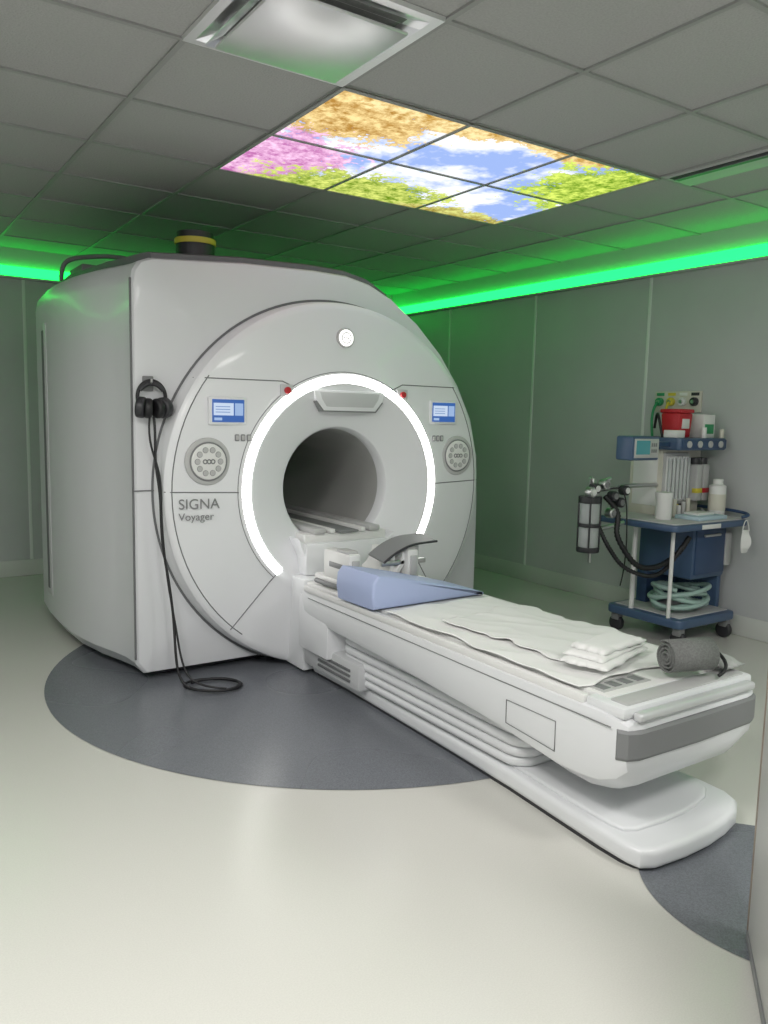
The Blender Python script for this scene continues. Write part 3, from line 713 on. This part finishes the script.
def corr(name,pts,rad,m,n=90):
    P=[Vector((ax0+x,ay0+y,z)) for x,y,z in pts]
    def cr(t):
        s=t*(len(P)-1); i=min(int(s),len(P)-2); u=s-i
        p0=P[max(i-1,0)];p1=P[i];p2=P[i+1];p3=P[min(i+2,len(P)-1)]
        return .5*((2*p1)+(-p0+p2)*u+(2*p0-5*p1+4*p2-p3)*u*u+(-p0+3*p1-3*p2+p3)*u**3)
    secs=[]
    for k in range(n+1):
        t=k/n; c=cr(t); d=(cr(min(1,t+.01))-cr(max(0,t-.01))).normalized()
        q=d.to_track_quat('Z','Y'); rr=rad*(1 if k%2 else .78)
        secs.append([c+q@Vector((rr*math.cos(2*pi*j/12),rr*math.sin(2*pi*j/12),0)) for j in range(12)])
    loft(name,secs,m,A,smooth=80)
corr("breathing_hose_a",[(-.62,.05,.90),(-.56,.0,.80),(-.57,-.02,.66),(-.47,-.08,.50),(-.33,-.12,.48),(-.20,-.16,.55),(-.14,-.20,.66)],.018,M['black'])
corr("breathing_hose_b",[(-.66,.05,.72),(-.62,.0,.60),(-.52,-.04,.48),(-.39,-.12,.43),(-.26,-.14,.47),(-.18,-.18,.60)],.014,M['black'])
at("thin_tube_a",[(-.58,.05,.94),(-.50,.0,.97),(-.52,-.04,.80),(-.48,-.02,.50),(-.50,.0,.36)],.004,M['black'])
at("thin_tube_b",[(.30,.05,.80),(.335,-.05,.70),(.33,-.10,.50),(.31,.0,.36),(.29,.1,.30)],.006,M['white'])
# coiled tubing on the base deck
cp=[]
for k in range(90):
    a=k/89*2*pi*5.6; rx=.18-.03*math.sin(k*.21); cp.append((-.03+rx*math.cos(a),-.08+(.14+.015*math.sin(k*.5))*math.sin(a),.205+.125*k/89+.018*math.sin(a*1.7)))
corr("coiled_tubing",cp,.016,M['tubing'],520)
# face mask hanging from the rail
mk=[]
for k in range(9):
    t=k/8; w=.045*math.sin(pi*(.18+.64*t))**.6; z=.70-.14*t
    mk.append([(ax0+.195+(-w),ay0-.350,z),(ax0+.195,ay0-.350-.035*math.sin(pi*t)-.006,z),(ax0+.195+w,ay0-.350,z),(ax0+.195,ay0-.346,z)])
loft("face_mask",mk,M['white'],A,smooth=50)
at("mask_strap",[(.16,-.350,.69),(.18,-.345,.77),(.215,-.345,.79),(.23,-.350,.69)],.003,M['white'])
ab("side_bin",.24,.30,-.20,-.05,.45,.66,M['lgrey'],.01)

# wall gas outlets
W=root("medical_gas_outlet_plate",(XR,3.38,1.47))
box("plate",XR-.015,XR,3.20,3.56,1.405,1.545,M['cream'],W,.004)
for k,mm in enumerate((M['green'],M['yellow'],M['white'],M['dark'])):
    y=3.515-.09*k
    cyl("outlet_%d"%k,(XR-.01,y,1.475),(XR-.04,y,1.475),.028,mm,W,bev=.004,n=24)
    cyl("outlet_core_%d"%k,(XR-.04,y,1.475),(XR-.05,y,1.475),.012,M['metal'],W,n=16)
    box("outlet_tag_%d"%k,XR-.018,XR-.013,y-.03,y+.03,1.515,1.535,mm,W,.001)
tube("supply_hose_a",[(XR-.045,3.515,1.47),(XR-.10,3.52,1.42),(XR-.12,3.50,1.25),(XR-.10,3.42,.9),(XR-.12,3.36,.6)],.009,M['green'],W)
tube("supply_hose_b",[(XR-.045,3.425,1.47),(XR-.09,3.42,1.43),(XR-.10,3.42,1.25),(XR-.08,3.40,.9),(XR-.10,3.34,.6)],.009,M['yellow'],W)

# ------------------------------------------------------------ open door at right
D=root("door_1",(1.6,.83,0))
da=Vector((1.900,1.066,0)); dd=Vector((-.79,-.61,0)).normalized(); ang=math.atan2(dd.y,dd.x)
mt=Matrix.Translation(da)@Matrix.Rotation(ang,4,'Z')
box("leaf",.02,.90,.0,.045,.005,2.1,M['doorw'],D,.003,mtx=mt)
box("edge_strip",0,.022,-.001,.046,.005,2.1,M['wood'],D,.003,mtx=mt)
box("bottom_seal",.02,.9,-.004,.0,.005,.03,M['grey'],D,.001,mtx=mt)

# ------------------------------------------------------------ camera
f,pt,ro,ps=796.3,math.radians(6.8476),math.radians(1.2535),math.radians(34.0839)
F=Vector((math.cos(pt)*math.sin(ps),math.cos(pt)*math.cos(ps),-math.sin(pt)))
R=Vector((math.cos(ps),-math.sin(ps),0)); Uv=R.cross(F)
c,s=math.cos(ro),math.sin(ro)
R2=c*R+s*Uv; U2=-s*R+c*Uv
cd=bpy.data.cameras.new("camera"); cam=bpy.data.objects.new("camera",cd); COL.objects.link(cam)
mw=Matrix.Identity(4)
for i in range(3): mw[i][0]=R2[i]; mw[i][1]=U2[i]; mw[i][2]=-F[i]
mw.translation=Vector((0,0,1.335)); cam.matrix_world=mw
cd.sensor_fit='VERTICAL'; cd.sensor_height=36; cd.sensor_width=27; cd.lens=f/1024*36; cd.clip_start=.05
bpy.context.scene.camera=cam
w=bpy.data.worlds.new("world"); bpy.context.scene.world=w; w.use_nodes=True
w.node_tree.nodes["Background"].inputs[0].default_value=(.5,.55,.5,1); w.node_tree.nodes["Background"].inputs[1].default_value=.05
sc=bpy.context.scene; sc.view_settings.view_transform='Standard'; sc.view_settings.look='None'; sc.view_settings.exposure=0.08
